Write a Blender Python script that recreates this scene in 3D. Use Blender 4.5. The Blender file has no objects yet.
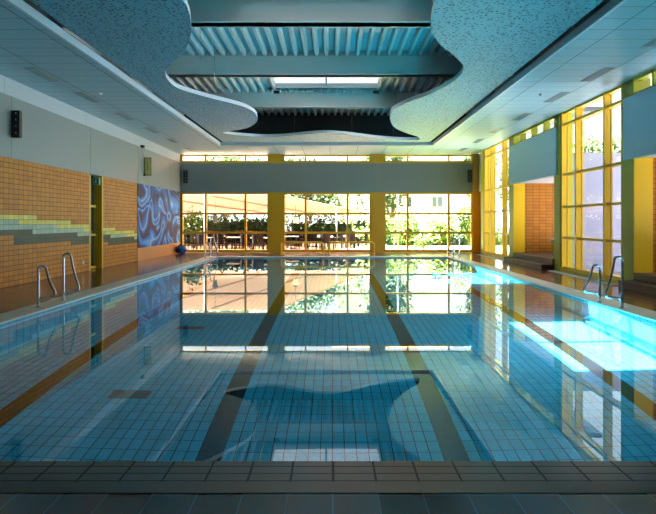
import bpy, bmesh, math, random
from mathutils import Vector, Matrix
from mathutils.geometry import tessellate_polygon

# ---------------------------------------------------------------- camera, sky, sun, exposure
S = bpy.context.scene
C = S.collection
cam = bpy.data.cameras.new('camera'); cam_o = bpy.data.objects.new('camera', cam); C.objects.link(cam_o)
cam_o.location = (0, 0, 1.51); cam_o.rotation_euler = (math.radians(90), 0, 0)
cam.sensor_width = 36; cam.lens = 679 / 656 * 36; cam.shift_x = -4 / 656; cam.shift_y = -35 / 656
cam.clip_end = 500
S.camera = cam_o

W = bpy.data.worlds.new('sky'); S.world = W; W.use_nodes = True
wn = W.node_tree; wb = wn.nodes['Background']
tc = wn.nodes.new('ShaderNodeTexCoord'); sp = wn.nodes.new('ShaderNodeSeparateXYZ'); rp = wn.nodes.new('ShaderNodeValToRGB')
wn.links.new(tc.outputs['Generated'], sp.inputs[0]); wn.links.new(sp.outputs['Z'], rp.inputs[0]); wn.links.new(rp.outputs[0], wb.inputs[0])
rp.color_ramp.elements[0].position = 0.0; rp.color_ramp.elements[0].color = (0.93, 0.96, 1.0, 1)
rp.color_ramp.elements[1].position = 0.8; rp.color_ramp.elements[1].color = (0.84, 0.94, 1.0, 1)
wb.inputs[1].default_value = 2.5

SUN = Vector((-.62, .075, 1)).normalized()
sl = bpy.data.lights.new('sun', 'SUN'); sl.energy = 280; sl.angle = math.radians(0.6); sl.color = (1, .95, .86)
sl.cycles.is_caustics_light = True
so = bpy.data.objects.new('sun', sl); C.objects.link(so); so.location = (-30, 10, 40)
so.rotation_euler = (-SUN).to_track_quat('-Z', 'Y').to_euler()

S.view_settings.view_transform = 'Standard'; S.view_settings.look = 'None'
S.view_settings.gamma = 1; S.view_settings.use_curve_mapping = False
S.view_settings.exposure = -0.06
S.cycles.max_bounces = 14; S.cycles.diffuse_bounces = 6; S.cycles.glossy_bounces = 6
S.cycles.transmission_bounces = 10; S.cycles.transparent_max_bounces = 12
S.cycles.caustics_refractive = True; S.cycles.caustics_reflective = False; S.cycles.sample_clamp_indirect = 10

PI = math.pi
random.seed(7)

def portal(loc, rot, sx, sy):
    l = bpy.data.lights.new('window_daylight', 'AREA'); l.shape = 'RECTANGLE'; l.size = sx; l.size_y = sy
    l.cycles.is_portal = True
    o = bpy.data.objects.new('window_daylight', l); C.objects.link(o); o.location = loc; o.rotation_euler = rot

# ---------------------------------------------------------------- materials
def srgb(r, g, b):
    f = lambda c: (c / 255 / 12.92) if c / 255 <= .04045 else ((c / 255 + .055) / 1.055) ** 2.4
    return (f(r), f(g), f(b), 1)

def new_mat(name):
    m = bpy.data.materials.new(name); m.use_nodes = True
    return m, m.node_tree, m.node_tree.nodes['Principled BSDF']

def M(name, col, rough=.5, metal=0, noise=0.0, nscale=3.0, coat=0):
    m, n, b = new_mat(name)
    b.inputs['Roughness'].default_value = rough; b.inputs['Metallic'].default_value = metal
    b.inputs['Coat Weight'].default_value = coat
    if noise:
        geo = n.nodes.new('ShaderNodeNewGeometry'); t = n.nodes.new('ShaderNodeTexNoise'); t.inputs['Scale'].default_value = nscale
        n.links.new(geo.outputs['Position'], t.inputs['Vector'])
        mx = n.nodes.new('ShaderNodeMix'); mx.data_type = 'RGBA'
        mx.inputs[6].default_value = (col[0] * (1 - noise), col[1] * (1 - noise), col[2] * (1 - noise), 1)
        mx.inputs[7].default_value = (min(1, col[0] * (1 + noise)), min(1, col[1] * (1 + noise)), min(1, col[2] * (1 + noise)), 1)
        n.links.new(t.outputs['Fac'], mx.inputs[0]); n.links.new(mx.outputs[2], b.inputs['Base Color'])
    else:
        b.inputs['Base Color'].default_value = col
    return m

def math_node(n, op, a, b=None):
    x = n.nodes.new('ShaderNodeMath'); x.operation = op
    for i, v in enumerate((a, b)):
        if v is None: continue
        if isinstance(v, (int, float)): x.inputs[i].default_value = v
        else: n.links.new(v, x.inputs[i])
    return x.outputs[0]

def tile(name, col, grout, pitch, off=(0, 0, 0), gw=.006, rough=.25, var=.12, bump=.3, spec=.5):
    """square-jointed tiles from the true position; the joint of an axis is dropped on faces that look along it"""
    m, n, b = new_mat(name)
    geo = n.nodes.new('ShaderNodeNewGeometry')
    p = n.nodes.new('ShaderNodeSeparateXYZ'); n.links.new(geo.outputs['Position'], p.inputs[0])
    q = n.nodes.new('ShaderNodeSeparateXYZ'); n.links.new(geo.outputs['True Normal'], q.inputs[0])
    mask = None; ids = []
    for k in range(3):
        if not pitch[k]:
            ids.append(None); continue
        u = math_node(n, 'DIVIDE', math_node(n, 'ADD', p.outputs[k], 100 * pitch[k] + off[k]), pitch[k])
        ids.append(math_node(n, 'FLOOR', u))
        fr = math_node(n, 'FRACT', u)
        g = math_node(n, 'LESS_THAN', fr, gw / pitch[k])
        side = math_node(n, 'LESS_THAN', math_node(n, 'ABSOLUTE', q.outputs[k]), .5)
        g = math_node(n, 'MULTIPLY', g, side)
        mask = g if mask is None else math_node(n, 'MAXIMUM', mask, g)
    cb = n.nodes.new('ShaderNodeCombineXYZ')
    for k in range(3):
        if ids[k] is not None: n.links.new(ids[k], cb.inputs[k])
    wn_ = n.nodes.new('ShaderNodeTexWhiteNoise'); n.links.new(cb.outputs[0], wn_.inputs['Vector'])
    v = n.nodes.new('ShaderNodeMix'); v.data_type = 'RGBA'
    v.inputs[6].default_value = (*[c * (1 - var) for c in col[:3]], 1); v.inputs[7].default_value = (*[min(1, c * (1 + var)) for c in col[:3]], 1)
    n.links.new(wn_.outputs['Value'], v.inputs[0])
    mx = n.nodes.new('ShaderNodeMix'); mx.data_type = 'RGBA'
    n.links.new(mask, mx.inputs[0]); n.links.new(v.outputs[2], mx.inputs[6]); mx.inputs[7].default_value = grout
    n.links.new(mx.outputs[2], b.inputs['Base Color'])
    b.inputs['Specular IOR Level'].default_value = spec
    r = math_node(n, 'ADD', math_node(n, 'MULTIPLY', mask, .4), rough); n.links.new(r, b.inputs['Roughness'])
    if bump:
        bp = n.nodes.new('ShaderNodeBump'); bp.inputs['Strength'].default_value = bump; bp.inputs['Distance'].default_value = .004
        n.links.new(math_node(n, 'SUBTRACT', 1.0, mask), bp.inputs['Height']); n.links.new(bp.outputs[0], b.inputs['Normal'])
    return m

def thin_glass(name, tint=(1, 1, 1, 1)):
    m, n, b = new_mat(name); n.nodes.remove(b)
    out = n.nodes['Material Output']
    mx = n.nodes.new('ShaderNodeMixShader'); t = n.nodes.new('ShaderNodeBsdfTransparent'); g = n.nodes.new('ShaderNodeBsdfGlossy')
    f = n.nodes.new('ShaderNodeFresnel'); gg = n.nodes.new('ShaderNodeNewGeometry')   # the same reflectance from either side of the pane
    n.links.new(math_node(n, 'SUBTRACT', 1.5, math_node(n, 'MULTIPLY', gg.outputs['Backfacing'], 1.5 - 1 / 1.5)), f.inputs['IOR'])
    g.inputs['Roughness'].default_value = 0; t.inputs[0].default_value = tint
    n.links.new(f.outputs[0], mx.inputs[0]); n.links.new(t.outputs[0], mx.inputs[1]); n.links.new(g.outputs[0], mx.inputs[2]); n.links.new(mx.outputs[0], out.inputs[0])
    return m

def solid_glass(name, ior, col=(1, 1, 1, 1), wave=0):
    m, n, b = new_mat(name); n.nodes.remove(b)
    g = n.nodes.new('ShaderNodeBsdfGlass'); g.inputs['IOR'].default_value = ior; g.inputs['Roughness'].default_value = 0
    g.inputs['Color'].default_value = col
    n.links.new(g.outputs[0], n.nodes['Material Output'].inputs[0])
    if wave:
        geo = n.nodes.new('ShaderNodeNewGeometry'); t = n.nodes.new('ShaderNodeTexNoise'); t.inputs['Scale'].default_value = 1.6; t.inputs['Detail'].default_value = 1
        n.links.new(geo.outputs['Position'], t.inputs['Vector'])
        bp = n.nodes.new('ShaderNodeBump'); bp.inputs['Strength'].default_value = wave; bp.inputs['Distance'].default_value = .01
        n.links.new(t.outputs['Fac'], bp.inputs['Height']); n.links.new(bp.outputs[0], g.inputs['Normal'])
    return m

def cloth(name, col, trans=.5):
    m, n, b = new_mat(name)
    b.inputs['Base Color'].default_value = col; b.inputs['Roughness'].default_value = .8
    t = n.nodes.new('ShaderNodeBsdfTranslucent'); t.inputs[0].default_value = col
    mx = n.nodes.new('ShaderNodeMixShader'); mx.inputs[0].default_value = trans
    n.links.new(b.outputs[0], mx.inputs[1]); n.links.new(t.outputs[0], mx.inputs[2]); n.links.new(mx.outputs[0], n.nodes['Material Output'].inputs[0])
    return m

def leafy(name, a, b_, scale=2.5):
    m, n, b = new_mat(name)
    geo = n.nodes.new('ShaderNodeNewGeometry'); t = n.nodes.new('ShaderNodeTexNoise'); t.inputs['Scale'].default_value = scale; t.inputs['Detail'].default_value = 4
    n.links.new(geo.outputs['Position'], t.inputs['Vector'])
    r = n.nodes.new('ShaderNodeValToRGB'); r.color_ramp.elements[0].position = .35; r.color_ramp.elements[1].position = .65
    r.color_ramp.elements[0].color = a; r.color_ramp.elements[1].color = b_
    n.links.new(t.outputs['Fac'], r.inputs[0]); n.links.new(r.outputs[0], b.inputs['Base Color']); b.inputs['Roughness'].default_value = .6
    tr = n.nodes.new('ShaderNodeBsdfTranslucent'); n.links.new(r.outputs[0], tr.inputs[0])
    mx = n.nodes.new('ShaderNodeMixShader'); mx.inputs[0].default_value = .4
    n.links.new(b.outputs[0], mx.inputs[1]); n.links.new(tr.outputs[0], mx.inputs[2]); n.links.new(mx.outputs[0], n.nodes['Material Output'].inputs[0])
    return m

def perforated(name, col, hole):
    m, n, b = new_mat(name)
    geo = n.nodes.new('ShaderNodeNewGeometry')
    v = n.nodes.new('ShaderNodeTexVoronoi'); v.inputs['Scale'].default_value = 13; v.inputs['Randomness'].default_value = .85
    n.links.new(geo.outputs['Position'], v.inputs['Vector'])
    p = n.nodes.new('ShaderNodeSeparateXYZ'); n.links.new(geo.outputs['Position'], p.inputs[0])
    nz = n.nodes.new('ShaderNodeSeparateXYZ'); n.links.new(geo.outputs['True Normal'], nz.inputs[0])
    dot = math_node(n, 'LESS_THAN', v.outputs['Distance'], .3)
    dot = math_node(n, 'MULTIPLY', dot, math_node(n, 'GREATER_THAN', math_node(n, 'ABSOLUTE', nz.outputs[2]), .5))
    fr = math_node(n, 'FRACT', math_node(n, 'DIVIDE', math_node(n, 'ADD', p.outputs[0], 50), .625))
    seam = math_node(n, 'LESS_THAN', fr, .012)
    fac = math_node(n, 'MAXIMUM', dot, math_node(n, 'MULTIPLY', seam, .5))
    mx = n.nodes.new('ShaderNodeMix'); mx.data_type = 'RGBA'; mx.inputs[6].default_value = col; mx.inputs[7].default_value = hole
    n.links.new(fac, mx.inputs[0]); n.links.new(mx.outputs[2], b.inputs['Base Color']); b.inputs['Roughness'].default_value = .55
    return m

def mural_mat():
    m, n, b = new_mat('mural_paint')
    geo = n.nodes.new('ShaderNodeNewGeometry')
    mp = n.nodes.new('ShaderNodeMapping'); mp.inputs['Location'].default_value = (3.1, .7, 5.3); mp.inputs['Scale'].default_value = (1, .62, 1.0)
    n.links.new(geo.outputs['Position'], mp.inputs[0])
    wp = n.nodes.new('ShaderNodeTexNoise'); wp.inputs['Scale'].default_value = .9; wp.inputs['Detail'].default_value = 0
    n.links.new(mp.outputs[0], wp.inputs['Vector'])
    va = n.nodes.new('ShaderNodeVectorMath'); va.operation = 'MULTIPLY_ADD'; va.inputs[1].default_value = (0, 2.6, 2.6)
    n.links.new(wp.outputs['Color'], va.inputs[0]); n.links.new(mp.outputs[0], va.inputs[2])
    t = n.nodes.new('ShaderNodeTexNoise'); t.inputs['Scale'].default_value = 1.0; t.inputs['Detail'].default_value = .8
    n.links.new(va.outputs[0], t.inputs['Vector'])
    w = math_node(n, 'FRACT', math_node(n, 'MULTIPLY', t.outputs['Fac'], 4.0))
    r = n.nodes.new('ShaderNodeValToRGB'); cr = r.color_ramp
    stops = [(0, srgb(52, 40, 54)), (.13, srgb(62, 48, 56)), (.18, srgb(20, 80, 150)), (.40, srgb(44, 128, 205)), (.50, srgb(86, 160, 220)), (.54, srgb(170, 176, 150)), (.58, srgb(56, 120, 180)), (.74, srgb(32, 86, 150)), (.88, srgb(40, 40, 66)), (1, srgb(54, 42, 52))]
    cr.elements[0].position = 0; cr.elements[0].color = stops[0][1]; cr.elements[1].position = 1; cr.elements[1].color = stops[-1][1]
    for p_, c_ in stops[1:-1]:
        e = cr.elements.new(p_); e.color = c_
    n.links.new(w, r.inputs[0]); n.links.new(r.outputs[0], b.inputs['Base Color']); b.inputs['Roughness'].default_value = .6; b.inputs['Specular IOR Level'].default_value = .25
    return m

ORANGE = tile('orange_tile', srgb(180, 116, 34), srgb(84, 54, 24), (.25, .25, .12), gw=.012, rough=.45, spec=.18)
YTILE = tile('yellow_tile', srgb(205, 195, 95), srgb(120, 110, 60), (.25, .25, .12), gw=.011, rough=.45, spec=.15)
LGTILE = tile('pale_green_tile', srgb(150, 175, 150), srgb(95, 105, 90), (.25, .25, .12), gw=.011, rough=.45, spec=.15)
DGTILE = tile('dark_green_tile', srgb(48, 68, 54), srgb(45, 55, 45), (.25, .25, .12), gw=.009, rough=.45, spec=.15)
OBOARD = M('orange_board', srgb(206, 138, 74), .45)
DECK = tile('deck_tile', srgb(104, 64, 44), srgb(80, 62, 48), (.25, .25, .25), gw=.008, rough=.16, var=.3)
STEP = tile('step_tile', srgb(66, 42, 34), srgb(60, 44, 36), (.25, .25, .17), gw=.006, rough=.5, var=.2)
COPE = tile('coping_stone', srgb(226, 216, 196), srgb(150, 142, 126), (.5, .5, .5), gw=.006, rough=.4, var=.05)
NEARC = tile('overflow_tile', srgb(56, 70, 64), srgb(30, 32, 30), (.25, .116, 0), off=(0, -.0135, 0), gw=.014, rough=.3, var=.15)
NEARS = M('overflow_lip', srgb(72, 76, 66), .4, noise=.1)
POOL = tile('pool_tile', srgb(58, 184, 212), srgb(14, 50, 70), (.125, .25, .25), gw=.011, rough=.3, var=.10, spec=.1)
LANE = tile('lane_tile', srgb(20, 22, 26), srgb(12, 14, 16), (.125, .25, .25), gw=.006, rough=.4, var=.1, spec=.05)
PANEL = M('grey_green_panel', srgb(126, 136, 130), .5)
PANELB = M('blue_grey_panel', srgb(128, 198, 212), .4)
UPSTRIP = M('white_panel', srgb(176, 186, 188), .45)
CEIL = tile('ceiling_panel', srgb(146, 184, 196), srgb(88, 112, 122), (1.25, .625, 0), off=(.1, .1, 0), gw=.02, rough=.45, var=.02, bump=.1)
TRIMW = M('ceiling_fascia', srgb(190, 208, 214), .4)
SAIL = perforated('perforated_sheet', srgb(104, 158, 172), srgb(22, 42, 52))
SAILE = M('panel_edge', srgb(225, 232, 235), .5)
BEAM = M('painted_steel', srgb(222, 226, 222), .45)
RDECK = M('roof_sheet', srgb(120, 186, 198), .45)
DARKP = M('dark_bulkhead', srgb(52, 60, 62), .7)
YEL = M('yellow_paint', srgb(236, 196, 30), .28)
YELD = M('ochre_paint', srgb(204, 160, 24), .4)
FIN = M('fin_paint', srgb(220, 178, 18), .4)
OLIVE = M('olive_paint', srgb(160, 162, 22), .5)
ORB = M('orange_brown_paint', srgb(214, 148, 40), .4)
GLASS = thin_glass('window_glass')
SGLASS = solid_glass('clear_glass', 1.45)
WATER = solid_glass('water', 1.333, (.88, .985, 1, 1), wave=.02)
STEEL = M('stainless_steel', srgb(200, 205, 208), .22, 1)
BLACK = M('black_plastic', srgb(22, 22, 24), .5)
SILV = M('speaker_driver', srgb(190, 195, 195), .4)
GREYP = M('grey_plastic', srgb(120, 130, 130), .5)
DOORG = M('dark_teal_door', srgb(30, 62, 66), .2)
WHITE = M('white_enamel', srgb(235, 235, 230), .4)
PLAST = M('white_plaster', srgb(228, 226, 220), .7, noise=.04)
LAV = M('pale_render', srgb(150, 152, 176), .8, noise=.05, nscale=.8)
DGLASS = M('dark_window', srgb(70, 84, 96), .15)
EAVE = M('eave_boards', srgb(92, 94, 100), .7)
BLUEBAG = M('blue_fabric', srgb(36, 82, 130), .7, noise=.25, nscale=12)
PAVE = tile('terrace_paving', srgb(150, 116, 98), srgb(100, 80, 68), (.4, .4, .4), gw=.012, rough=.8, var=.12)
LAWN = M('lawn', srgb(116, 128, 62), .9, noise=.3, nscale=6)
WICK = M('dark_wicker', srgb(22, 17, 17), .8, noise=.4, nscale=40); WICK.node_tree.nodes['Principled BSDF'].inputs['Specular IOR Level'].default_value = .1
CANV = cloth('cream_canvas', srgb(204, 186, 164), .09)
WOODB = M('pergola_beam', srgb(150, 120, 96), .6)
CLOTHW = M('white_cloth', srgb(240, 238, 232), .7)
TERRA = M('terracotta', srgb(206, 104, 60), .7, noise=.2)
GREYPOST = M('grey_post_paint', srgb(84, 96, 104), .5)
BARK = M('bark', srgb(92, 74, 58), .9, noise=.3, nscale=9)
LF1 = leafy('hedge_leaves', srgb(10, 32, 12), srgb(44, 76, 28))
LF2 = leafy('sunny_leaves', srgb(30, 56, 16), srgb(112, 132, 44))
LF3 = leafy('tree_leaves', srgb(12, 36, 12), srgb(66, 92, 34), 1.2)
CREAM = M('cream_lantern_glass', srgb(248, 222, 176), .5)
SIGNG = M('sign_green', srgb(120, 190, 150), .4)
SIGND = M('sign_dark_green', srgb(20, 110, 70), .4)
MURAL = mural_mat()
YFACE = M('yellowed_face', srgb(222, 204, 110), .35)
LAMPG = M('louvre_metal', srgb(124, 150, 156), .35)

# ---------------------------------------------------------------- mesh helpers
RECV = []
class MB:
    def __init__(s): s.bm = bmesh.new()
    def box(s, lo, hi, mi=0, bev=0):
        x0, y0, z0 = lo; x1, y1, z1 = hi
        v = [s.bm.verts.new((x, y, z)) for x in (x0, x1) for y in (y0, y1) for z in (z0, z1)]
        fs = [s.bm.faces.new([v[i] for i in f]) for f in ((0, 1, 3, 2), (4, 6, 7, 5), (0, 4, 5, 1), (2, 3, 7, 6), (0, 2, 6, 4), (1, 5, 7, 3))]
        for f in fs: f.material_index = mi
        if bev:
            es = list({e for f in fs for e in f.edges})
            r = bmesh.ops.bevel(s.bm, geom=es, offset=bev, segments=2, affect='EDGES', profile=.5)
            for f in r['faces']: f.material_index = mi
        return s
    def quad(s, pts, mi=0):
        f = s.bm.faces.new([s.bm.verts.new(p) for p in pts]); f.material_index = mi; return s
    def tube(s, pts, r, seg=10, mi=0, smooth=True, cap=True):
        pts = [Vector(p) for p in pts]; rings = []
        rr = r if isinstance(r, (list, tuple)) else [r] * len(pts)
        up = None
        for i, p in enumerate(pts):
            d = (pts[min(i + 1, len(pts) - 1)] - pts[max(i - 1, 0)]).normalized()
            if up is None:
                up = d.orthogonal().normalized()
            up = (up - d * up.dot(d)).normalized(); sd = d.cross(up)
            rings.append([s.bm.verts.new(p + (up * math.cos(2 * PI * k / seg) + sd * math.sin(2 * PI * k / seg)) * rr[i]) for k in range(seg)])
        for a, b in zip(rings, rings[1:]):
            for k in range(seg):
                f = s.bm.faces.new((a[k], a[(k + 1) % seg], b[(k + 1) % seg], b[k])); f.smooth = smooth; f.material_index = mi
        if cap:
            for R_ in (rings[0], rings[-1]):
                f = s.bm.faces.new(R_); f.material_index = mi
        return s
    def lathe(s, prof, c=(0, 0, 0), seg=20, mi=0):
        rings = [[s.bm.verts.new((c[0] + r * math.cos(2 * PI * k / seg), c[1] + r * math.sin(2 * PI * k / seg), c[2] + z)) for k in range(seg)] for r, z in prof]
        for a, b in zip(rings, rings[1:]):
            for k in range(seg):
                f = s.bm.faces.new((a[k], a[(k + 1) % seg], b[(k + 1) % seg], b[k])); f.smooth = True; f.material_index = mi
        for R_ in (rings[0], rings[-1]): s.bm.faces.new(R_).material_index = mi
        return s
    def leaves(s, c, rad, n, size, mi=0, shell=.35):
        for _ in range(n):
            d = Vector((random.gauss(0, 1), random.gauss(0, 1), random.gauss(0, 1))).normalized()
            k = (shell + (1 - shell) * random.random()) * (1 + .12 * math.sin(5 * d.x + 3 * d.z + c[0]) + .1 * math.sin(7 * d.z + c[1]))
            p = Vector((c[0] + d.x * rad[0] * k, c[1] + d.y * rad[1] * k, c[2] + d.z * rad[2] * k))
            a = Vector((random.gauss(0, 1), random.gauss(0, 1), random.gauss(0, 1))).normalized(); b = a.orthogonal().normalized()
            z = size * random.uniform(.6, 1.3)
            f = s.bm.faces.new([s.bm.verts.new(q) for q in (p - a * z, p + b * z * .55, p + a * z, p - b * z * .55)]); f.material_index = mi
        return s
    def build(s, name, mats, parent=None, recv=False, recalc=True):
        if recalc: bmesh.ops.recalc_face_normals(s.bm, faces=s.bm.faces)
        me = bpy.data.meshes.new(name); s.bm.to_mesh(me); s.bm.free()
        for m in (mats if isinstance(mats, (list, tuple)) else [mats]): me.materials.append(m)
        o = bpy.data.objects.new(name, me); C.objects.link(o)
        if parent: o.parent = parent
        if recv: o.cycles.is_caustics_receiver = True
        return o

def structure(o): o['kind'] = 'structure'; return o
def tag(o, label, cat, group=None, kind=None):
    o['label'] = label; o['category'] = cat
    if group: o['group'] = group
    if kind: o['kind'] = kind
    return o
def empty(name, loc=(0, 0, 0), rz=0):
    o = bpy.data.objects.new(name, None); C.objects.link(o); o.location = loc; o.rotation_euler = (0, 0, rz); return o
def copy_tree(o, parent=None):
    c = o.copy(); C.objects.link(c)
    if parent: c.parent = parent
    for ch in [x for x in o.children]: copy_tree(ch, c)
    return c
def sbox(name, lo, hi, mat, recv=False, parent=None):
    o = MB().box(lo, hi).build(name, mat, parent, recv)
    return structure(o) if not parent else o

# main measures (metres)
XL, XR, YF, YB = -7.5, 7.0, 33.5, -2.5
ZC, ZP1, ZP0 = 4.85, 4.44, 3.0        # ceiling, panel top, panel bottom
PX, PY0, PY1, WZ, BZ = 5.0, 4.28, 29.4, -.05, -2.45
MOD = [10.9, 15.76, 16.4, 20.85, 21.4, 26.2, 26.85, 31.3, 31.9]

# ---------------------------------------------------------------- floor, pool
f = MB()
f.box((XL - .6, YB, -.3), (-5.45, YF, 0)).box((5.45, YB, -.3), (7.3, YF, 0)).box((-5.45, YB, -.3), (5.45, 3.78, 0)).box((-5.45, PY1 + .5, -.3), (5.45, YF, 0))
structure(f.build('floor', DECK, recv=True))
f = MB()
f.box((-5.45, 3.94, -.03), (-PX + .02, PY1 + .5, .004)).box((PX - .02, 3.94, -.03), (5.45, PY1 + .5, .004)).box((-PX + .02, PY1 - .02, -.03), (PX - .02, PY1 + .5, .004))
f.box((-5.45, 3.94, -.3), (-PX - .02, PY1 + .5, -.03)).box((PX + .02, 3.94, -.3), (5.45, PY1 + .5, -.03)).box((-PX, PY1 + .02, -.3), (PX, PY1 + .5, -.03))
structure(f.build('trim_coping', COPE, recv=True))
structure(MB().box((-5.45, 3.78, -.3), (5.45, 3.94, .003)).build('trim_lip', NEARS))
structure(MB().box((-4.98, 3.94, -.045), (4.98, PY0 + .01, -.001)).box((-4.98, 3.94, -.3), (4.98, PY0 - .02, -.045)).build('trim_overflow', NEARC))

basin = MB()
def rect_z(x0, y0, x1, y1, z, mi=0): basin.quad([(x0, y0, z), (x1, y0, z), (x1, y1, z), (x0, y1, z)], mi)
xs = [-PX, -3.875, -3.625, -1.375, -1.125, 1.125, 1.375, 3.625, 3.875, PX]
for i, (a, b) in enumerate(zip(xs, xs[1:])):
    lane = i % 2 == 1
    if lane:
        rect_z(a, PY0, b, 5.0 - .0, BZ, 1) if True else None
        rect_z(a, 5.0, b, PY1 - .6, BZ, 1); rect_z(a, PY1 - .6, b, PY1, BZ)
    else: rect_z(a, PY0, b, PY1, BZ)
basin.quad([(-PX, PY0, BZ), (-PX, PY1, BZ), (-PX, PY1, -.031), (-PX, PY0, -.031)])
basin.quad([(PX, PY0, BZ), (PX, PY1, BZ), (PX, PY1, -.031), (PX, PY0, -.031)])
basin.quad([(-PX, PY0, BZ), (PX, PY0, BZ), (PX, PY0, -.001), (-PX, PY0, -.031)])
basin.quad([(-PX, PY1, BZ), (PX, PY1, BZ), (PX, PY1, -.031), (-PX, PY1, -.031)])
structure(basin.build('pool_basin', [POOL, LANE], recv=True, recalc=False))
for nm, lo, hi in (('pool_shell_floor', (-5.4, 3.9, -2.9), (5.4, 29.9, -2.47)),):
    sbox(nm, lo, hi, PLAST)
wtr = MB(); nx, ny = 1, 1
wtr.quad([(-PX, PY0, WZ), (PX, PY0, WZ), (PX, PY1, WZ), (-PX, PY1, WZ)])
for q in wtr.bm.faces: q.smooth = True
w_o = wtr.build('pool_water', WATER, recalc=False); w_o.cycles.is_caustics_caster = True
tag(w_o, 'still blue water filling the tiled swimming pool', 'water', kind='stuff')

def drain(x, y, label):
    r = empty('floor_drain', (x, y, BZ))
    b = MB().box((-.26, -.16, .001), (.26, .16, .012)).build('drain_frame', GREYP, r)
    g = MB()
    for k in range(8): g.box((-.24, -.145 + k * .037, .012), (.24, -.125 + k * .037, .02))
    g.build('grate', BLACK, r); tag(r, label, 'drain', 'drain grates on the pool bottom')
drain(-2.55, 8.6, 'dark drain grate on the pool bottom nearer the camera')
drain(-2.62, 12.6, 'dark drain grate on the pool bottom farther from the camera')

# ---------------------------------------------------------------- left wall
def band(y):     # rows (z index) of each colour, stepping down along the wall
    s = (y - 15.3)
    top = 14 - int(max(0, s + .3) / 2.05)            # index of the topmost coloured row
    return top
bm_ = MB()
row = .12; ny = int((26.15 - 15.0) / .25) + 1
def tilewall(mb, y0, y1, z1=ZP0):
    y = y0
    while y < y1 - 1e-4:
        ye = min(y1, (math.floor(y / .25 + 1e-6) + 1) * .25)
        ym = (y + ye) / 2; k = 0
        s = ym - 15.2
        ytop = 13 - int(s / 2.1)                     # last yellow row
        ylo = ytop - (1 if (s % 2.1) > 1.1 else 0)
        glo = 11 - int((s + 1.0) / 2.9)
        dlo = 10 - (0 if s < .8 else (2 + int((s - .8) / 3.4)))
        while k * row < z1 - 1e-4:
            zt = min(z1, (k + 1) * row)
            if k > ytop or k < dlo: mi = 0
            elif k >= ylo: mi = 1
            elif k >= glo: mi = 2
            else: mi = 3
            mb.quad([(XL, y, k * row), (XL, ye, k * row), (XL, ye, zt), (XL, y, zt)], mi)
            k += 1
        y = ye
tilewall(bm_, 15.25, 20.96); tilewall(bm_, 22.2, 26.15)
bm_.box((XL - .4, 15.25, 0), (XL - .001, 20.96, ZP0)).box((XL - .4, 22.2, 0), (XL - .001, YF, ZP0))
structure(bm_.build('wall_left', [ORANGE, YTILE, LGTILE, DGTILE], recalc=False))
sbox('wall_left_near', (XL - .4, YB, 0), (XL, 15.25, ZP0), M('brown_board', srgb(128, 84, 52), .5))
sbox('wall_left_base', (XL, 26.15, 0), (XL + .015, YF, .5), OBOARD)
f = MB()
ys = [YB, .39, 5.54, 10.69, 15.84, 20.99, 26.15, 31.3, YF]
for a, b in zip(ys, ys[1:]): f.box((XL - .4, a + .008, ZP0), (XL + .03, b - .008, ZP1))
f.box((XL - .4, YB, ZP0 + .01), (XL + .015, YF, ZP1 - .01), 1)
structure(f.build('wall_left_panels', [PANEL, DARKP]))
f = MB(); ys2 = [YB, .1, 5.25, 10.4, 15.55, 20.7, 25.85, 31.0, YF]
for a, b in zip(ys2, ys2[1:]): f.box((XL - .4, a + .006, ZP1), (XL, b - .006, ZC))
structure(f.build('wall_left_frieze', UPSTRIP))

d = empty('door_1', (XL, 20.96, 0)); structure(d)
MB().box((-.3, .0, 0), (-.24, 1.24, ZP0)).build('door_leaf', DOORG, d)
f = MB()
f.box((-.24, 0, 0), (0.01, .06, ZP0)).box((-.24, 1.12, 0), (.02, 1.24, ZP0), 0).box((-.25, .5, 0), (-.16, .6, ZP0))
for z in (.02, 1.06, 1.98): f.box((-.24, .06, z), (-.17, 1.12, z + .07))
f.build('door_frame', YELD, d)
MB().tube([(-.15, .66, .95), (-.15, .66, 1.25)], .012).build('door_handle', STEEL, d)
s_ = empty('exit_sign', (XL - .13, 22.0, 2.72))
MB().box((-.1, -.06, 0), (.1, .06, .22)).build('sign_box', SIGNG, s_)
f = MB().box((-.075, -.064, .03), (.075, -.0605, .19)); f.box((-.02, -.068, .05), (.02, -.064, .14), 1).box((-.015, -.068, .15), (.015, -.064, .18), 1).box((-.055, -.068, .09), (-.02, -.064, .105), 1)
f.build('pictogram', [SIGND, WHITE], s_)
tag(s_, 'small green and white exit sign box at top of the left doorway', 'exit sign')

o = MB().box((XL, 20.38, .24), (XL + .03, 20.47, .35), bev=.006).build('wall_socket', WHITE)
tag(o, 'small white socket low on the orange tiled wall', 'socket')
o = MB().box((XL + .0, 26.17, .5), (XL + .02, 33.4, ZP0)).build('mural_panel', MURAL)
tag(o, 'large swirling blue and brown mural on the left wall', 'mural')

# blue sack
f = MB()
bmesh.ops.create_icosphere(f.bm, subdivisions=4, radius=1)
for v in f.bm.verts:
    n_ = v.co.copy()
    v.co = Vector((n_.x * .25, n_.y * .3, max(-.9, n_.z) * .21 + .19))
    v.co += n_ * .022 * (math.sin(9 * n_.x + 4 * n_.z) + math.sin(11 * n_.y - 5 * n_.z))
for q in f.bm.faces: q.smooth = True
r = empty('blue_bag', (-7.2, 32.4, 0)); f.build('bag_body', BLUEBAG, r)
f = MB(); f.lathe([(.1, .34), (.11, .39), (.07, .42), (.09, .46), (.02, .46)], seg=12); f.build('tied_neck', BLUEBAG, r)
tag(r, 'dark blue tied bag on the deck below the mural', 'bag')

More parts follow.
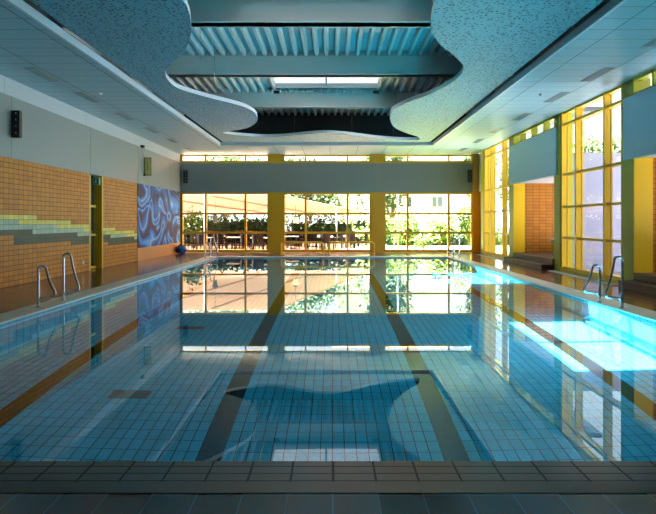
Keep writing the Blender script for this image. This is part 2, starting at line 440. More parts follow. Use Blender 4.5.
# ---------------------------------------------------------------- far wall
def far_window(name, verts, z0, z1, bars, t=.1):
    w = empty(name, (0, YF, 0)); structure(w)
    x0, x1 = verts[0], verts[-1]
    f = MB()
    for x in verts: f.box((x - t / 2, 0, z0), (x + t / 2, .16, z1))
    for z in bars: f.box((x0, .01, z - t / 2), (x1, .15, z + t / 2))
    f.build('window_frame', YELD, w)
    g = MB()
    for a, b in zip(verts, verts[1:]):
        for c, e in zip(bars, bars[1:]): g.quad([(a + t / 2, .08, c + t / 2), (b - t / 2, .08, c + t / 2), (b - t / 2, .08, e - t / 2), (a + t / 2, .08, e - t / 2)])
    g.build('pane', GLASS, w)
    portal(((x0 + x1) / 2, YF + .3, (z0 + z1) / 2), (math.radians(-90), 0, 0), x1 - x0, z1 - z0)
bars = [.10, .98, 1.92, 2.93]
B1 = [-7.42, -6.24, -4.27, -3.14]; B2 = [-2.38, -1.3, .77, 1.9]; B3 = [2.6, 3.74, 5.77, 6.92]
for i, b in enumerate((B1, B2, B3)):
    far_window('window_%d' % (i + 1), b, .05, 2.97, bars)
for i, b in enumerate((B1, B2, B3)):
    far_window('window_%d' % (i + 4), b, ZP1, ZC, [ZP1 + .05, ZC - .06], t=.08)
f = MB()
for a, b in ((-3.1, -2.42), (1.94, 2.56)): f.box((a, YF - .02, 0), (b, YF + .3, ZC))
f.box((XL - .1, YF, 0), (-7.42, YF + .2, ZC)).box((-7.5, YF + .02, 0), (6.95, YF + .2, .06)).box((-7.5, YF - .06, ZP1 - .03), (7.3, YF + .2, ZP1 + .05))
structure(f.build('wall_far_columns', YELD))
f = MB().box((6.93, YF - .1, 0), (7.35, YF + .2, ZC)); structure(f.build('wall_far_corner', ORB))
f = MB()
for a, b in ((-7.5, -2.75), (-2.74, 2.25), (2.26, 7.3)): f.box((a, YF - .05, 2.97), (b, YF + .3, ZP1 - .03))
structure(f.build('wall_far', PANEL))

# ---------------------------------------------------------------- right wall
def side_window(name, y0, y1, fins):
    w = empty(name, (XR, 0, 0)); structure(w)
    t = .07; zb = [.12, 1.03, 1.97, 2.95, 4.47, 4.83]
    f = MB()
    for y in fins: f.box((.02, y - .05, .03), (.165, y + .05, ZC)).box((.185, y - .05, .03), (.23, y + .05, ZC))
    for z in zb: f.box((.06, y0, z - t / 2), (.165, y1, z + t / 2)).box((.185, y0, z - t / 2), (.25, y1, z + t / 2))
    f.box((.0, y0, 0), (.3, y1, .09))
    f.build('window_frame', FIN, w, recv=True)
    MB().quad([(.175, y0, .09), (.175, y1, .09), (.175, y1, ZC), (.175, y0, ZC)]).build('pane', GLASS, w)
    portal((XR + .45, (y0 + y1) / 2, 2.4), (0, math.radians(90), 0), 4.8, y1 - y0)
side_window('window_7', 16.4, 20.85, [16.45, 17.54, 19.6, 20.78])
side_window('window_8', 26.85, 31.3, [26.9, 28.0, 30.05, 31.22])

f = MB()
for a, b in ((15.76, 16.4), (20.85, 21.4), (26.2, 26.85), (31.3, 31.9), (10.25, 10.9)):
    f.box((XR, a, 0), (XR + .4, b, ZC))
structure(f.build('wall_right_columns', OLIVE, recv=True))
# upper panels and the clerestory above
def upper_right(name, a, b):
    f = MB().box((XR - .05, a, ZP0 - .02), (XR + .12, b, ZP1)); structure(f.build('wall_right_panel', PANELB, recv=True))
    w = empty(name, (XR, 0, 0)); structure(w)
    f = MB(); n = 4; f.box((0, a, ZP1), (.2, b, ZP1 + .06)).box((0, a, ZC - .07), (.2, b, ZC))
    pts = [a + .04 + (b - a - .08) * k / n for k in range(n + 1)]
    for y in pts: f.box((0, y - .04, ZP1), (.2, y + .04, ZC))
    f.build('window_frame', OLIVE, w)
    g = MB()
    for p, q in zip(pts, pts[1:]): g.quad([(.1, p, ZP1 + .05), (.1, q, ZP1 + .05), (.1, q, ZC - .06), (.1, p, ZC - .06)])
    g.build('pane', GLASS, w)
upper_right('window_9', 21.05, 26.6); upper_right('window_10', 10.7, 16.22)

def alcove(a, b, X1=9.6):
    f = MB()   # far jamb wall (tile), back wall, near wall
    f.box((XR + .4, b, .34), (X1, b + .15, ZP0)).box((X1, a - .1, 0), (X1 + .15, b + .15, .9)).box((X1, a - .1, 2.85), (X1 + .15, b + .15, ZP0 + .1)).box((XR + .4, a - .1, 0), (X1, a, ZP0))
    f.box((XR + .4, b, 0), (X1, b + .15, .34))
    structure(f.build('wall_alcove', ORANGE))
    w = empty('window_13', (X1, 0, 0)); structure(w)  # unseen outer glazing, added to bring daylight onto the alcove's end wall
    q = MB(); yy = [a + .03 + (b - a - .06) * k / 3 for k in range(4)]
    for y in yy: q.box((.02, y - .04, .9), (.12, y + .04, 2.85))
    for z in (.93, 2.82): q.box((.02, a, z - .04), (.12, b, z + .04))
    q.build('window_frame', YEL, w)
    MB().quad([(.07, a, .9), (.07, b, .9), (.07, b, 2.85), (.07, a, 2.85)]).build('pane', GLASS, w)
    portal((X1 + .3, (a + b) / 2, 1.9), (0, math.radians(90), 0), 2.0, b - a)
    f = MB().box((XR, b - .04, 0), (XR + .43, b + .001, ZP0)); structure(f.build('trim_jamb', YEL))
    f = MB().box((XR, a - .12, ZP0), (X1 + .15, b + .15, ZP0 + .12)); structure(f.build('ceiling_alcove', PLAST))
    f = MB().box((XR + .4, a - .22, -.05), (X1 + .4, a - .1, 3.67)).box((XR + .4, b + .15, -.05), (X1 + .4, b + .27, 3.67)).box((XR + .15, a - .1, ZP0 + .12), (X1 + .4, b + .15, 3.6))
    structure(f.build('wall_alcove_outer', LAV))
    sbox('ceiling_eave', (XR + .21, a - .3, ZC + .1), (XR + 1.4, b + .3, ZC + .25), EAVE)
    f = MB().box((7.3, a, -.1), (X1, b, .34)).box((6.95, a + .02, -.1), (7.3, b - .1, .34)).box((6.6, a + .02, 0), (6.95, b - .1, .17))
    structure(f.build('floor_steps', STEP))
alcove(21.4, 26.2); alcove(10.9, 15.76)
# far right corner bay
sbox('wall_right_corner', (7.3, 31.9, 0), (7.5, YF + .2, ZP0), ORB)
sbox('wall_right_corner_panel', (7.2, 31.9, ZP0), (7.5, YF - .05, ZC), UPSTRIP)
s_ = empty('exit_sign', (7.2, 32.5, 3.12))
MB().box((-.05, -.16, 0), (0, .16, .2)).build('sign_box', WHITE, s_)
f = MB().box((-.054, -.1, .04), (-.0505, .1, .16)); f.box((-.058, -.03, .06), (-.054, .02, .14), 1); f.build('pictogram', [SIGND, WHITE], s_)
tag(s_, 'small white exit sign high in the far right corner', 'exit sign')
# near part of the right wall
sbox('wall_right_near', (XR, YB, 0), (XR + .2, 10.25, ZC), M('near_board', srgb(140, 100, 60), .5))
sbox('wall_near', (XL - .4, YB - .2, 0), (XR + .4, YB, 6.4), M('near_wall_board', srgb(120, 120, 116), .6))

# ---------------------------------------------------------------- ceiling
f = MB()
f.box((XL - .4, YB, ZC), (-4.9, YF + .3, ZC + .1)).box((4.42, YB, ZC), (XR + .15, YF + .3, ZC + .1)).box((-4.9, 29.6, ZC), (4.42, YF + .3, ZC + .1))
structure(f.build('ceiling', CEIL, recv=True))
f = MB()
f.box((-4.92, YB, ZC - .01), (-4.86, 29.6, ZC + .14)).box((4.38, YB, ZC - .01), (4.44, 29.6, ZC + .14)).box((-4.92, 29.56, ZC - .01), (4.44, 29.64, ZC + .14))
structure(f.build('trim_recess', TRIMW))
# upper void: roof sheet with ribs, bulkheads
ZR = 6.31
sky = [(-2.06, 1.66, 20.4, 24.1), (-2.06, 1.66, 10.1, 13.8)]
f = MB()
ycuts = [YB, 10.1, 13.8, 20.4, 24.1, 30.0]
for a, b in zip(ycuts, ycuts[1:]):
    if (a, b) in ((10.1, 13.8), (20.4, 24.1)):
        f.box((-7.6, a, ZR), (-2.06, b, ZR + .1)); f.box((1.66, a, ZR), (7.12, b, ZR + .1))
    else: f.box((-7.6, a, ZR), (7.12, b, ZR + .1))
structure(f.build('ceiling_roof_sheet', RDECK))
f = MB(); x = -7.4
while x < 6.9:
    for a, b in zip(ycuts, ycuts[1:]):
        if (a, b) in ((10.1, 13.8), (20.4, 24.1)) and -2.2 < x < 1.75: continue
        f.quad([(x - .07, a, ZR), (x - .04, a, ZR - .13), (x - .04, b, ZR - .13), (x - .07, b, ZR)])
        f.quad([(x + .04, a, ZR - .13), (x + .07, a, ZR), (x + .07, b, ZR), (x + .04, b, ZR - .13)])
        f.quad([(x - .04, a, ZR - .13), (x + .04, a, ZR - .13), (x + .04, b, ZR - .13), (x - .04, b, ZR - .13)])
    x += .29
structure(f.build('ceiling_roof_ribs', BEAM))
f = MB().box((-7.7, YB, ZC + .1), (-7.5, 30, ZR)).box((7.0, YB, ZC + .1), (7.12, 30, ZR)).box((-7.6, 29.8, ZC + .1), (7.5, 30.0, ZR))
structure(f.build('ceiling_bulkhead', DARKP))
sbox('ceiling_roof_edge', (-8.2, 29.95, ZC + .1), (7.4, YF + .2, ZC + .4), DARKP)
for y in (3.9, 9.0, 14.1, 19.1, 24.5):
    f = MB().box((-7.5, y, ZR - .66), (7.0, y + .3, ZR)).box((-7.5, y - .06, ZR - .66), (7.0, y + .36, ZR - .62)).box((-7.5, y - .03, ZR - .12), (7.0, y, ZR - .1))
    structure(f.build('ceiling_beam', BEAM))

for k, (x0, x1, y0, y1) in enumerate(sky):
    w = empty('window_%d' % (11 + k), ((x0 + x1) / 2, (y0 + y1) / 2, ZR)); structure(w)
    hx, hy = (x1 - x0) / 2, (y1 - y0) / 2
    f = MB(); t = .06
    f.box((-hx, -hy, -.16), (-hx + t, hy, .12)).box((hx - t, -hy, -.16), (hx, hy, .12)).box((-hx, -hy, -.16), (hx, -hy + t, .12)).box((-hx, hy - t, -.05), (hx, hy, .12))
    f.box((-hx, -.03, .06), (hx, .03, .12)).box((-.03, -hy, .06), (.03, hy, .12))
    f.build('window_frame', UPSTRIP, w)
    g = MB(); e = .75       # glazing sheet lying on the curb and lapping over the roof
    g.quad([(-hx - e, hy + e, .125), (hx + e, hy + e, .125), (hx + e, -hy - e, .125), (-hx - e, -hy - e, .125)])
    g.quad([(-hx - e, -hy - e, .14), (hx + e, -hy - e, .14), (hx + e, hy + e, .14), (-hx - e, hy + e, .14)])
    for q in g.bm.faces: q.smooth = True
    o = g.build('pane', SGLASS, w, recalc=False); o.cycles.is_caustics_caster = True
    for sx in (-1, 1): MB().box((sx * (hx - .1) - .1, hy - .1, -.24), (sx * (hx - .1) + .1, hy + .02, -.16)).build('opener', BLACK, w)

# the free-form perforated ceiling with its curved opening
def plan(px, py, H=3.46): 
    k = H / (222 - py); return ((px - 332) * k, 679 * k)
lc = [(182, 0), (188, 10), (190.5, 19.5), (190.5, 36.6), (184, 52), (175, 60), (167, 68), (165.5, 73), (168, 80), (179.5, 88.8), (208.8, 97.6), (238, 105), (251, 110), (256.5, 115.5), (256.6, 122), (247.8, 127.8), (235, 130.3), (226, 131.7), (223, 132.7), (228, 134), (240, 135.4), (260, 136.8), (275, 136.8), (287, 136.1), (300, 134.8), (311, 133.7), (327, 133), (337, 133.5), (347.5, 134.4), (367.7, 137), (381, 138.5), (394.5, 139.4), (410, 140), (419, 139.6), (418, 137), (408, 133.7), (400, 130.5), (394, 127), (390.8, 122), (390, 116), (393, 110), (402, 105), (413.7, 100), (428, 95), (440.5, 89), (452, 82.5), (460, 75.6), (463.4, 69), (462, 64), (453, 55), (441, 45.5), (434, 36), (431, 27), (431.5, 17), (433.5, 9), (437, 0)]
cp = [Vector(plan(*p)) for p in lc]
cp = [Vector((-2.6, 9.3)), Vector((-3.2, 7.6)), Vector((-3.6, 5.5)), Vector((-3.2, 3.0))][::-1] + cp + [Vector((2.1, 9.3)), Vector((2.7, 7.6)), Vector((3.1, 5.5)), Vector((2.8, 3.0))]
def crom(P, n=5):
    out = []
    for i in range(len(P) - 1):
        p0, p1, p2, p3 = P[max(i - 1, 0)], P[i], P[i + 1], P[min(i + 2, len(P) - 1)]
        for k in range(n):
            t = k / n
            out.append(.5 * ((2 * p1) + (p2 - p0) * t + (2 * p0 - 5 * p1 + 4 * p2 - p3) * t * t + (3 * p1 - 3 * p2 + p3 - p0) * t ** 3))
    return out + [P[-1]]
cv = crom(cp)
ZS, TS = 4.97, .11
poly = [Vector((-4.72, 3.0)), ] + cv + [Vector((4.24, 3.0)), Vector((4.24, 29.4)), Vector((-4.72, 29.4))]
tri = tessellate_polygon([[Vector((p.x, p.y, 0)) for p in poly]])
f = MB(); lo = [f.bm.verts.new((p.x, p.y, ZS)) for p in poly]; hi = [f.bm.verts.new((p.x, p.y, ZS + TS)) for p in poly]
for t3 in tri:
    f.bm.faces.new([lo[i] for i in t3]); f.bm.faces.new([hi[i] for i in t3])
N_ = len(poly)
for i in range(N_):
    q = f.bm.faces.new((lo[i], lo[(i + 1) % N_], hi[(i + 1) % N_], hi[i])); q.material_index = 1
r = f.build('ceiling_sail', [SAIL, SAILE])
tag(r, 'blue perforated free-form ceiling panel with curved opening above the pool', 'ceiling panel')
f = MB()
hang = [(-2.6, 12), (-2.8, 15), (-3.0, 18), (-3.9, 20), (-3.1, 24), (-3.6, 27), (-1.5, 28.3), (.8, 28.3), (2.5, 28.8), (2.6, 12.5), (3.0, 16.3), (3.6, 18), (2.6, 22.3), (2.9, 24), (1.9, 20.9), (-2.0, 21)]
hang = [h for h in hang]
for x, y in hang[:15]: MB().tube([(x * 1.04, y, ZS + TS), (x * 1.04, y, ZR)], .006, 6).build('hanger_wire', STEEL, r)

# recessed luminaires
def lum(x, y, label):
    r = empty('recessed_light', (x, y, ZC))
    f = MB().box((-.14, -.72, -.006), (.14, .72, 0)); f.build('light_trim', LAMPG, r)
    f = MB().box((-.12, -.69, -.009), (.12, .69, -.006)); 
    for k in range(14): f.box((-.12, -.66 + k * .1, -.014), (.12, -.652 + k * .1, -.006))
    for xx in (-.045, .045): f.box((xx - .003, -.69, -.014), (xx + .003, .69, -.006))
    f.build('louvre', LAMPG, r)
    return tag(r, label, 'ceiling light', 'recessed louvre lights in the side ceilings')
ly = [12.2, 15.4, 18.2, 21.5, 24.75, 27.95, 31.3]
ordw = ['nearest', 'second nearest', 'third nearest', 'fourth from the camera', 'fifth from the camera', 'second farthest', 'farthest']
for k, y in enumerate(ly):
    if k: lum(-6.55, y, 'recessed louvre light in the left side ceiling, %s in its row' % ordw[k - 1 if k < 4 else k])
    lum(6.02, y, 'recessed louvre light in the right side ceiling, %s in its row' % ordw[k])
for x, y, l in ((-6.0, 17.6, 'small white smoke detector on the left side ceiling'), (5.44, 17.7, 'small white smoke detector on the right side ceiling')):
    r = empty('smoke_detector', (x, y, ZC))
    MB().lathe([(.05, 0), (.05, -.02), (.03, -.045), (.01, -.05)], seg=14).build('detector_body', WHITE, r)
    MB().lathe([(.012, -.05), (.008, -.06)], seg=8).build('sensor_tip', BLACK, r)
    tag(r, l, 'smoke detector')

# ---------------------------------------------------------------- wall speakers, wall clock box
def speaker():
    r = empty('wall_speaker')
    MB().box((-.1, -.14, -.315), (.1, 0, .315), bev=.012).build('cabinet', BLACK, r)
    for k in range(4):
        f = MB(); a = -.225 + k * .15
        f.tube([(0, -.14, a), (0, -.152, a)], .05, 16); f.build('driver_ring', BLACK, r)
        f = MB(); f.tube([(.02, -.152, a + .02), (.02, -.16, a + .02)], .017, 12); f.build('driver_cone', SILV, r)
    MB().box((-.03, 0, -.05), (.03, .1, .05)).build('bracket', STEEL, r)
    return r
sp0 = speaker(); spots = [((XL + .17, 15.85, 3.78), 0, 'black column speaker on the left wall panel nearest the camera'),
    ((-7.18, YF - .15, 3.73), 0, 'black column speaker on the far wall, left end'),
    ((6.78, YF - .22, 3.76), -.5, 'black column speaker turned at an angle on the far wall, right end')]
for i, (l, rz, lab) in enumerate(spots):
    o = sp0 if i == 0 else copy_tree(sp0)
    o.location = l; o.rotation_euler = (0, 0, rz); tag(o, lab, 'speaker', 'black column speakers on the walls')
r = empty('wall_clock', (XL + .03, 27.1, 3.72))
MB().box((0, -.1, -.36), (.29, .1, .36), bev=.01).build('clock_case', GREYP, r)
MB().box((.02, -.104, -.34), (.27, -.1, .34)).build('clock_frame', YELD, r)
f = MB().box((.045, -.108, -.31), (.245, -.104, .31)); f.build('clock_face', YFACE, r)
f = MB().box((.135, -.112, -.1), (.15, -.108, .2)).box((.1, -.112, -.14), (.185, -.108, -.12)); f.build('clock_hand', BLACK, r)
f = MB().tube([(.0, -.12, -.34), (.0, -.13, .4), (-.01, -.4, .72)], .008, 6).box((-.03, -.55, .7), (.1, -.35, .8)).box((-.03, -.2, -.38), (.06, -.1, -.3)); f.build('cable', BLACK, r)
tag(r, 'tall narrow yellow faced clock box on the left wall panel', 'clock')

# ---------------------------------------------------------------- pool handrails
def arc(p, c, a0, a1, rx, rz, n):
    for k in range(n + 1):
        a = a0 + (a1 - a0) * k / n; p.append((c[0] + rx * math.cos(a), 0, c[1] + rz * math.sin(a)))
def handrail(x, y, h, side, label):
    r = empty('pool_handrail', (x, y, 0))
    p = [(0, 0, 0.0), (0, 0, .1), (0, 0, h - .09)]
    arc(p, (.075 * side, h - .085), PI if side > 0 else 0, (PI / 2 - .9) if side > 0 else (PI / 2 + .9), .075, .085, 8)
    p += [(.2 * side, 0, h * .62), (.285 * side, 0, .3)]
    arc(p, (.24 * side, .25), .3 if side > 0 else PI - .3, -PI / 2 if side > 0 else 1.5 * PI, .055, .06, 6)
    p += [(.1 * side, 0, .185), (.045 * side, 0, .17), (.02 * side, 0, .1)]
    pts = crom([Vector(q) for q in p], 3)
    MB().tube(pts, .021, 12).build('rail_tube', STEEL, r)
    MB().lathe([(.05, .004), (.05, .014), (.028, .03)], seg=16).build('foot_flange', STEEL, r)
    tag(r, label, 'pool handrail', 'steel handrails along the pool edge')
handrail(-5.17, 11.95, .74, 1, 'shorter steel handrail on the left pool edge near the camera')
handrail(-5.12, 12.95, .91, 1, 'taller steel handrail on the left pool edge near the camera')
handrail(5.03, 12.75, .70, -1, 'shorter steel handrail on the right pool edge near the camera')
handrail(5.09, 11.9, .90, -1, 'taller steel handrail on the right pool edge near the camera')
handrail(-5.2, 27.9, .66, 1, 'shorter steel handrail at the far left pool corner')
handrail(-5.15, 28.8, .90, 1, 'taller steel handrail at the far left pool corner')
handrail(5.15, 28.7, .66, -1, 'shorter steel handrail at the far right pool corner')
handrail(5.2, 27.8, .90, -1, 'taller steel handrail at the far right pool corner')

# yellow hoop rails before the middle window
def hoop(x0, x1, y, h, label):
    r = empty('yellow_rail', ((x0 + x1) / 2, y, 0)); w = (x1 - x0) / 2; p = [(-w, 0, 0), (-w, 0, h - .15)]
    for k in range(7): a = PI - PI / 2 * k / 6; p.append((-w + .13 + .13 * math.cos(a), 0, h - .13 + .13 * math.sin(a)))
    for k in range(7): a = PI / 2 - PI / 2 * k / 6; p.append((w - .13 + .13 * math.cos(a), 0, h - .13 + .13 * math.sin(a)))
    p += [(w, 0, 0)]
    MB().tube(p, .045, 12).build('hoop_tube', YEL, r)
    for s in (-1, 1): MB().lathe([(.08, 0), (.08, .012), (.05, .02)], c=(s * w, 0, 0), seg=14).build('foot_flange', YEL, r)
    tag(r, label, 'rail')
hoop(-2.42, -.42, 32.3, .54, 'low yellow tubular hoop rail, left of the two')
hoop(-.14, 2.0, 32.3, .54, 'low yellow tubular hoop rail, right of the two')

# white pedestal basin on the landing, convector grilles
r = empty('pedestal_basin', (8.45, 25.6, .34))
MB().lathe([(.1, 0), (.08, .05), (.055, .2), (.06, .36), (.09, .4)], seg=18).build('pedestal', WHITE, r)
MB().lathe([(.1, .38), (.2, .42), (.23, .5), (.235, .53), (.2, .53), (.17, .47), (.02, .45)], seg=22).build('bowl', WHITE, r)
tag(r, 'small white pedestal basin on the landing beyond the steps', 'basin')
for a, b, l in ((16.2, 21.0, 'pale metal convector grille in the deck under the nearer tall window'), (26.8, 31.3, 'pale metal convector grille in the deck under the farther tall window')):
    f = MB().box((6.66, a, 0), (6.9, b, .006))
    k = a
    while k < b - .05: f.box((6.68, k + .02, .006), (6.88, k + .04, .012)); k += .06
    tag(f.build('convector_grille', UPSTRIP), l, 'grille')

# ---------------------------------------------------------------- outside
g = MB().box((-40, YF + .31, -.25), (2.2, 90, -.05)).build('ground_terrace', PAVE); structure(g)
g = MB().box((2.2, YF + .31, -.25), (60, 90, -.06)).build('ground_lawn', LAWN); structure(g)
g = MB().box((XR + .46, -5, -.25), (60, YF + .3, -.06)).build('ground_path', M('asphalt', srgb(112, 112, 114), .9, noise=.1)); structure(g)

# canopy above the terrace
r = empty('terrace_canopy', (0, 0, 0))
f = MB()
def cz(y): return 2.92 - (y - 35.0) / 17.0 * .80
def pt(x, y, dz=0): return (x, y, cz(y) + dz)
xe = lambda y: -2.9 + (y - 35.0) / 17.0 * 5.9
strips = 22
for k in range(strips):
    y0 = 35 + 17 * k / strips; y1 = 35 + 17 * (k + 1) / strips - .06
    f.quad([pt(-16, y0), pt(xe(y0), y0), pt(xe(y1), y1), pt(-16, y1)]); f.quad([pt(-16, y0, .02), pt(-16, y1, .02), pt(xe(y1), y1, .02), pt(xe(y0), y0, .02)])
f.build('canopy_cloth', CANV, r)
f = MB()
f.tube([pt(xe(35), 35), pt(xe(52), 52)], .05, 8)
f.build('canopy_edge_beam', WOODB, r)
for a, b in ((-13, -9.5), (-9.5, -4.2), (-6.2, -.8)):
    MB().tube([(a, 35, cz(35) - .06), (b, 52, cz(52) - .06)], .06, 8).build('rafter', WOODB, r)
for x, y in ((-6.5, 34.9), (.3, 45), (-11, 45.5)):
    MB().tube([(x, y, -.05), (x, y, cz(y) - .02)], .09 if y < 40 else .05, 10).build('post', GREYPOST if y < 40 else WHITE, r)
tag(r, 'cream canvas canopy on posts above the terrace outside the windows', 'canopy')

def chair():
    r = empty('wicker_armchair')
    MB().box((-.27, -.26, .38), (.27, .26, .46), bev=.02).build('seat', WICK, r)
    f = MB(); n = 8
    for k in range(n):
        a0 = PI * .12 + PI * .76 * k / n; a1 = PI * .12 + PI * .76 * (k + 1) / n
        q = [(.33 * math.cos(a), .05 + .27 * math.sin(a)) for a in (a0, a1)]; q2 = [(.29 * math.cos(a), .05 + .23 * math.sin(a)) for a in (a0, a1)]
        f.quad([(*q[0], .4), (*q[1], .4), (*q[1], .9), (*q[0], .9)]); f.quad([(*q2[0], .4), (*q2[0], .9), (*q2[1], .9), (*q2[1], .4)])
        f.quad([(*q[0], .9), (*q[1], .9), (*q2[1], .9), (*q2[0], .9)])
    f.build('backrest', WICK, r)
    for s in (-1, 1):
        MB().tube([(s * .3, -.25, .44), (s * .31, -.25, .62), (s * .31, -.2, .66), (s * .31, .15, .67)], .03, 8).build('armrest', WICK, r)
        for t in (-1, 1): MB().tube([(s * .24, t * .23, 0), (s * .24, t * .23, .4)], .022, 8).build('leg', WICK, r)
    return r
def table():
    r = empty('terrace_table')
    MB().box((-.45, -.45, .7), (.45, .45, .74), bev=.01).build('tabletop', CLOTHW, r)
    MB().lathe([(.3, 0), (.28, .03), (.035, .06), (.035, .68), (.12, .7)], seg=14).build('table_foot', BLACK, r)
    return r
c0, t0 = chair(), table(); cu = tu = False
tabs = [(-6.9, 36.6), (-5.3, 37.3), (-3.9, 36.5), (-5.9, 40.2), (-2.4, 39.6), (-.4, 38.6), (1.1, 40.6), (-1.2, 42.6)]
tl = ['behind the leftmost pane', 'in the left window centre', 'at the left window right edge', 'in the left window second row', 'behind the left yellow column', 'behind the left hoop rail', 'behind the right hoop rail', 'farthest back in the middle window']
sides = ['left', 'right', 'near', 'far']
for i, (x, y) in enumerate(tabs):
    o = t0 if not tu else copy_tree(t0); tu = True
    o.location = (x, y, -.05); tag(o, 'white topped terrace table ' + tl[i], 'table', 'tables on the terrace')
    for k, (dx, dy, rz) in enumerate(((-.72, .05, PI / 2), (.72, 0, -PI / 2), (0, -.72, PI), (0, .72, 0))):
        if i in (1, 4) and k == 2: continue
        o = c0 if not cu else copy_tree(c0); cu = True
        o.location = (x + dx, y + dy, -.05); o.rotation_euler = (0, 0, rz + random.uniform(-.25, .25))
        tag(o, 'dark wicker armchair, %s side of table %s' % (sides[k], tl[i]), 'chair', 'wicker armchairs on the terrace')

def lantern(x, y, z, mat, label, top):
    r = empty('hanging_lantern', (x, y, z))
    f = MB().tube([(0, 0, -.2), (0, 0, .1)], [.1, .17], 6, smooth=False); f.build('lantern_glass', mat, r)
    f = MB().tube([(0, 0, .1), (0, 0, .22)], [.2, .04], 6, smooth=False).tube([(0, 0, -.23), (0, 0, -.2)], .11, 6, smooth=False); f.build('lantern_cap', GREYPOST, r)
    MB().tube([(0, 0, .2), (0, 0, top - z)], .01, 6).build('cord', BLACK, r)
    tag(r, label, 'lantern')
lantern(-1.95, 36.4, 1.66, CREAM, 'cream hanging lantern behind the left pane of the middle window', cz(36.4) - .0)
lantern(.87, 37.0, 1.62, CREAM, 'cream hanging lantern behind the right mullion of the middle window', 3.18)
lantern(-6.2, 36.0, 1.7, BLACK, 'black hanging lantern in the left window', cz(36.0) - .03)
# wire the second lantern hangs from
o = MB().tube([(-2.6, 37.0, 3.2), (3.6, 37.0, 3.2)], .012, 6).tube([(3.6, 37, -.05), (3.6, 37, 3.25)], .05, 8).build('lantern_line', GREYPOST); tag(o, 'grey post with overhead wire carrying the lantern beside the right window', 'post')

# planter balustrade and hedges
for x0, x1, lab in ((-9.5, -6.7, 'left end'), (-6.5, -4.2, 'behind the middle of the left window'), (-4.0, -1.9, 'behind the right of the left window')):
    r = empty('planter_box', ((x0 + x1) / 2, 43.6, -.05)); h = (x1 - x0) / 2
    MB().box((-h, -.2, 0), (h, .2, .8), bev=.02).build('planter', BARK, r)
    MB().leaves((0, 0, .88), (h, .2, .1), 260, .06).build('flowers', TERRA, r)
    tag(r, 'terracotta flower planter behind the terrace chairs, ' + lab, 'planter')
for x0, x1, y, h, m, lab in ((-14, -3.4, 47.5, 1.9, LF1, 'dark green clipped hedge behind the left window'), (-3.2, 4.6, 50.2, 1.75, LF1, 'green hedge behind the middle window under the canopy'),
    (3.4, 12.6, 45.5, 1.0, LF1, 'low dark shrub row at the back of the lawn')):
    f = MB(); n = int((x1 - x0) / .9)
    for k in range(n):
        f.leaves((x0 + (k + .5) * (x1 - x0) / n, y + random.uniform(-.1, .1), h * .5), (.75, .6, h * .55), 420, .12, shell=.55)
    f.box((x0 + .2, y - .25, -.05), (x1 - .2, y + .25, h * .8))
    tag(f.build('hedge', m), lab, 'hedge')

def bush(x, y, rx, h, m, label, n=900, s=.11, name='bush'):
    r = empty(name, (x, y, -.05))
    f = MB()
    for k in range(6):
        a = random.random() * 6.28
        f.leaves((rx * .45 * math.cos(a), rx * .4 * math.sin(a), h * random.uniform(.35, .66)), (rx * .62, rx * .55, h * .36), n // 6, s)
    f.build('foliage', m, r)
    f = MB()
    for k in range(4): a = k * 1.6; f.tube([(0, 0, 0), (.2 * rx * math.cos(a), .2 * rx * math.sin(a), h * .45)], .03, 6)
    f.build('stem', BARK, r)
    tag(r, label, 'bush' if name == 'bush' else 'tree')
bush(3.0, 42.0, .9, 2.3, LF2, 'sunlit bush behind the left pane of the right window')
bush(4.8, 43.7, 1.2, 2.6, LF2, 'tall sunlit bush left of centre in the right window', 1200)
bush(6.7, 42.2, 1.1, 2.2, LF2, 'sunlit bush right of centre in the right window', 1100)
bush(8.7, 43.2, 1.2, 2.9, LF2, 'tall bush behind the right pane of the right window', 1200)
bush(5.1, 37.9, .55, .95, LF2, 'small flowering bush near the glass in the right window', 500, .07)
bush(1.7, 44.5, .9, 1.5, LF2, 'yellow green plants at the foot of the white obelisk', 700, .09)
bush(-8.2, 40.5, 1.0, 2.6, LF2, 'pale green shrub behind the leftmost pane', 900)

r = empty('garden_obelisk', (2.75, 54.5, -.05))
f = MB()
for sx in (-1, 1):
    for sy in (-1, 1): f.tube([(sx * .62, sy * .62, 0), (sx * .1, sy * .1, 3.2)], .05, 6)
f.build('corner_post', WHITE, r)
f = MB()
for k in range(9):
    z = .25 + k * .34; w = .62 - .52 * z / 3.2
    f.box((-w, -w - .02, z), (w, -w + .02, z + .16)).box((-w, w - .02, z), (w, w + .02, z + .16)).box((-w - .02, -w, z), (-w + .02, w, z + .16)).box((w - .02, -w, z), (w + .02, w, z + .16))
f.build('lattice', WHITE, r)
f = MB().box((-.16, -.16, 3.2), (.16, .16, 3.75), bev=.03).lathe([(.02, 3.75), (.1, 3.85), (.05, 4.0), (.01, 4.1)], seg=12); f.build('finial', WHITE, r)
tag(r, 'white tapering garden obelisk behind the middle window', 'obelisk')

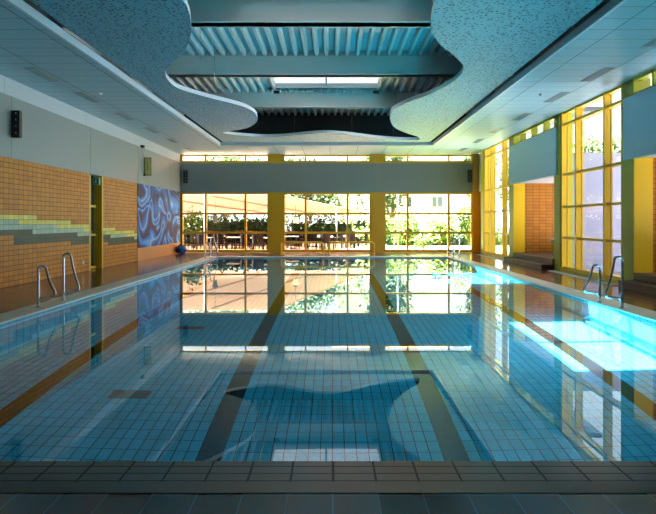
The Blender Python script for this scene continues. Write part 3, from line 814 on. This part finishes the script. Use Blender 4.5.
# trees
def tree(x, y, h, cr, ch, label, m=LF3, n=2600, s=.2, tr=.16):
    r = empty('tree', (x, y, -.05))
    f = MB().tube([(0, 0, 0), (.06, 0, h * .35), (0, .05, h - ch)], [tr, tr * .8, tr * .6], 8)
    for k in range(5): a = k * 1.3; f.tube([(0, .05, h - ch), (cr * .5 * math.cos(a), cr * .5 * math.sin(a), h - ch * .45)], [tr * .45, tr * .15], 6)
    f.build('trunk', BARK, r)
    f = MB()
    for k in range(9):
        a = random.random() * 6.28; q = random.random() ** .5 * .55
        f.leaves((cr * q * math.cos(a), cr * q * math.sin(a), h - ch * random.uniform(.25, .8)), (cr * .55, cr * .55, ch * .32), n // 9, s)
    f.build('crown', m, r)
    tag(r, label, 'tree', 'trees around the building')
tree(-9.5, 60, 9, 4.5, 7.2, 'broad green tree behind the left window', n=3600)
tree(-2.0, 62, 9, 4.5, 7.2, 'broad green tree behind the left part of the middle window', n=3600)
tree(5.2, 59, 9.5, 3.4, 8, 'broad green tree behind the white obelisk', n=3600)
tree(10.3, 50, 8, 1.8, 5, 'slender tree with bare trunk at the right of the right window', n=900)
tree(18.0, 46, 7.6, 2.6, 4.4, 'leafy tree rising above the pale wall outside the side windows', n=3000)
tree(21.5, 52, 8.2, 2.8, 4.6, 'rounded tree above the pale wall, to the right of the first', n=3000)
tree(14.8, 52, 7.6, 2.4, 4.6, 'small tree above the pale wall in the farther side window', n=2400)

# pale garden wall / neighbouring building outside the right windows
f = MB().box((14, 16, -.06), (14.3, 80, 3.0)).box((13.95, 16, 3.0), (14.35, 80, 3.1))
tag(f.build('garden_wall', LAV), 'long pale rendered wall outside the tall side windows', 'wall')
# white house behind the right window
r = empty('white_house', (7.5, 66, -.05))
MB().box((-7, 0, 0), (4.3, 8, 9)).build('house_wall', WHITE, r)
f = MB(); f.quad([(-7.5, -.6, 8.9), (4.8, -.6, 8.9), (4.8, 4, 11.4), (-7.5, 4, 11.4)]); f.quad([(-7.5, 8.6, 8.9), (4.8, 8.6, 8.9), (4.8, 4, 11.4), (-7.5, 4, 11.4)]); f.quad([(-7, 0, 9), (-7, 8, 9), (-7, 4, 11.4)]); f.quad([(4.3, 0, 9), (4.3, 8, 9), (4.3, 4, 11.4)])
f.build('roof', TERRA, r)
for x in (-2.0, .0, 2.45, 3.0):
    w = MB().box((x - .22, -.06, 3.1), (x + .22, 0, 4.0)).build('house_window', DGLASS, r)
    MB().box((x - .26, -.1, 3.03), (x + .26, 0, 3.1)).build('sill', TERRA, w)
tag(r, 'white house with small windows behind the right window', 'house')
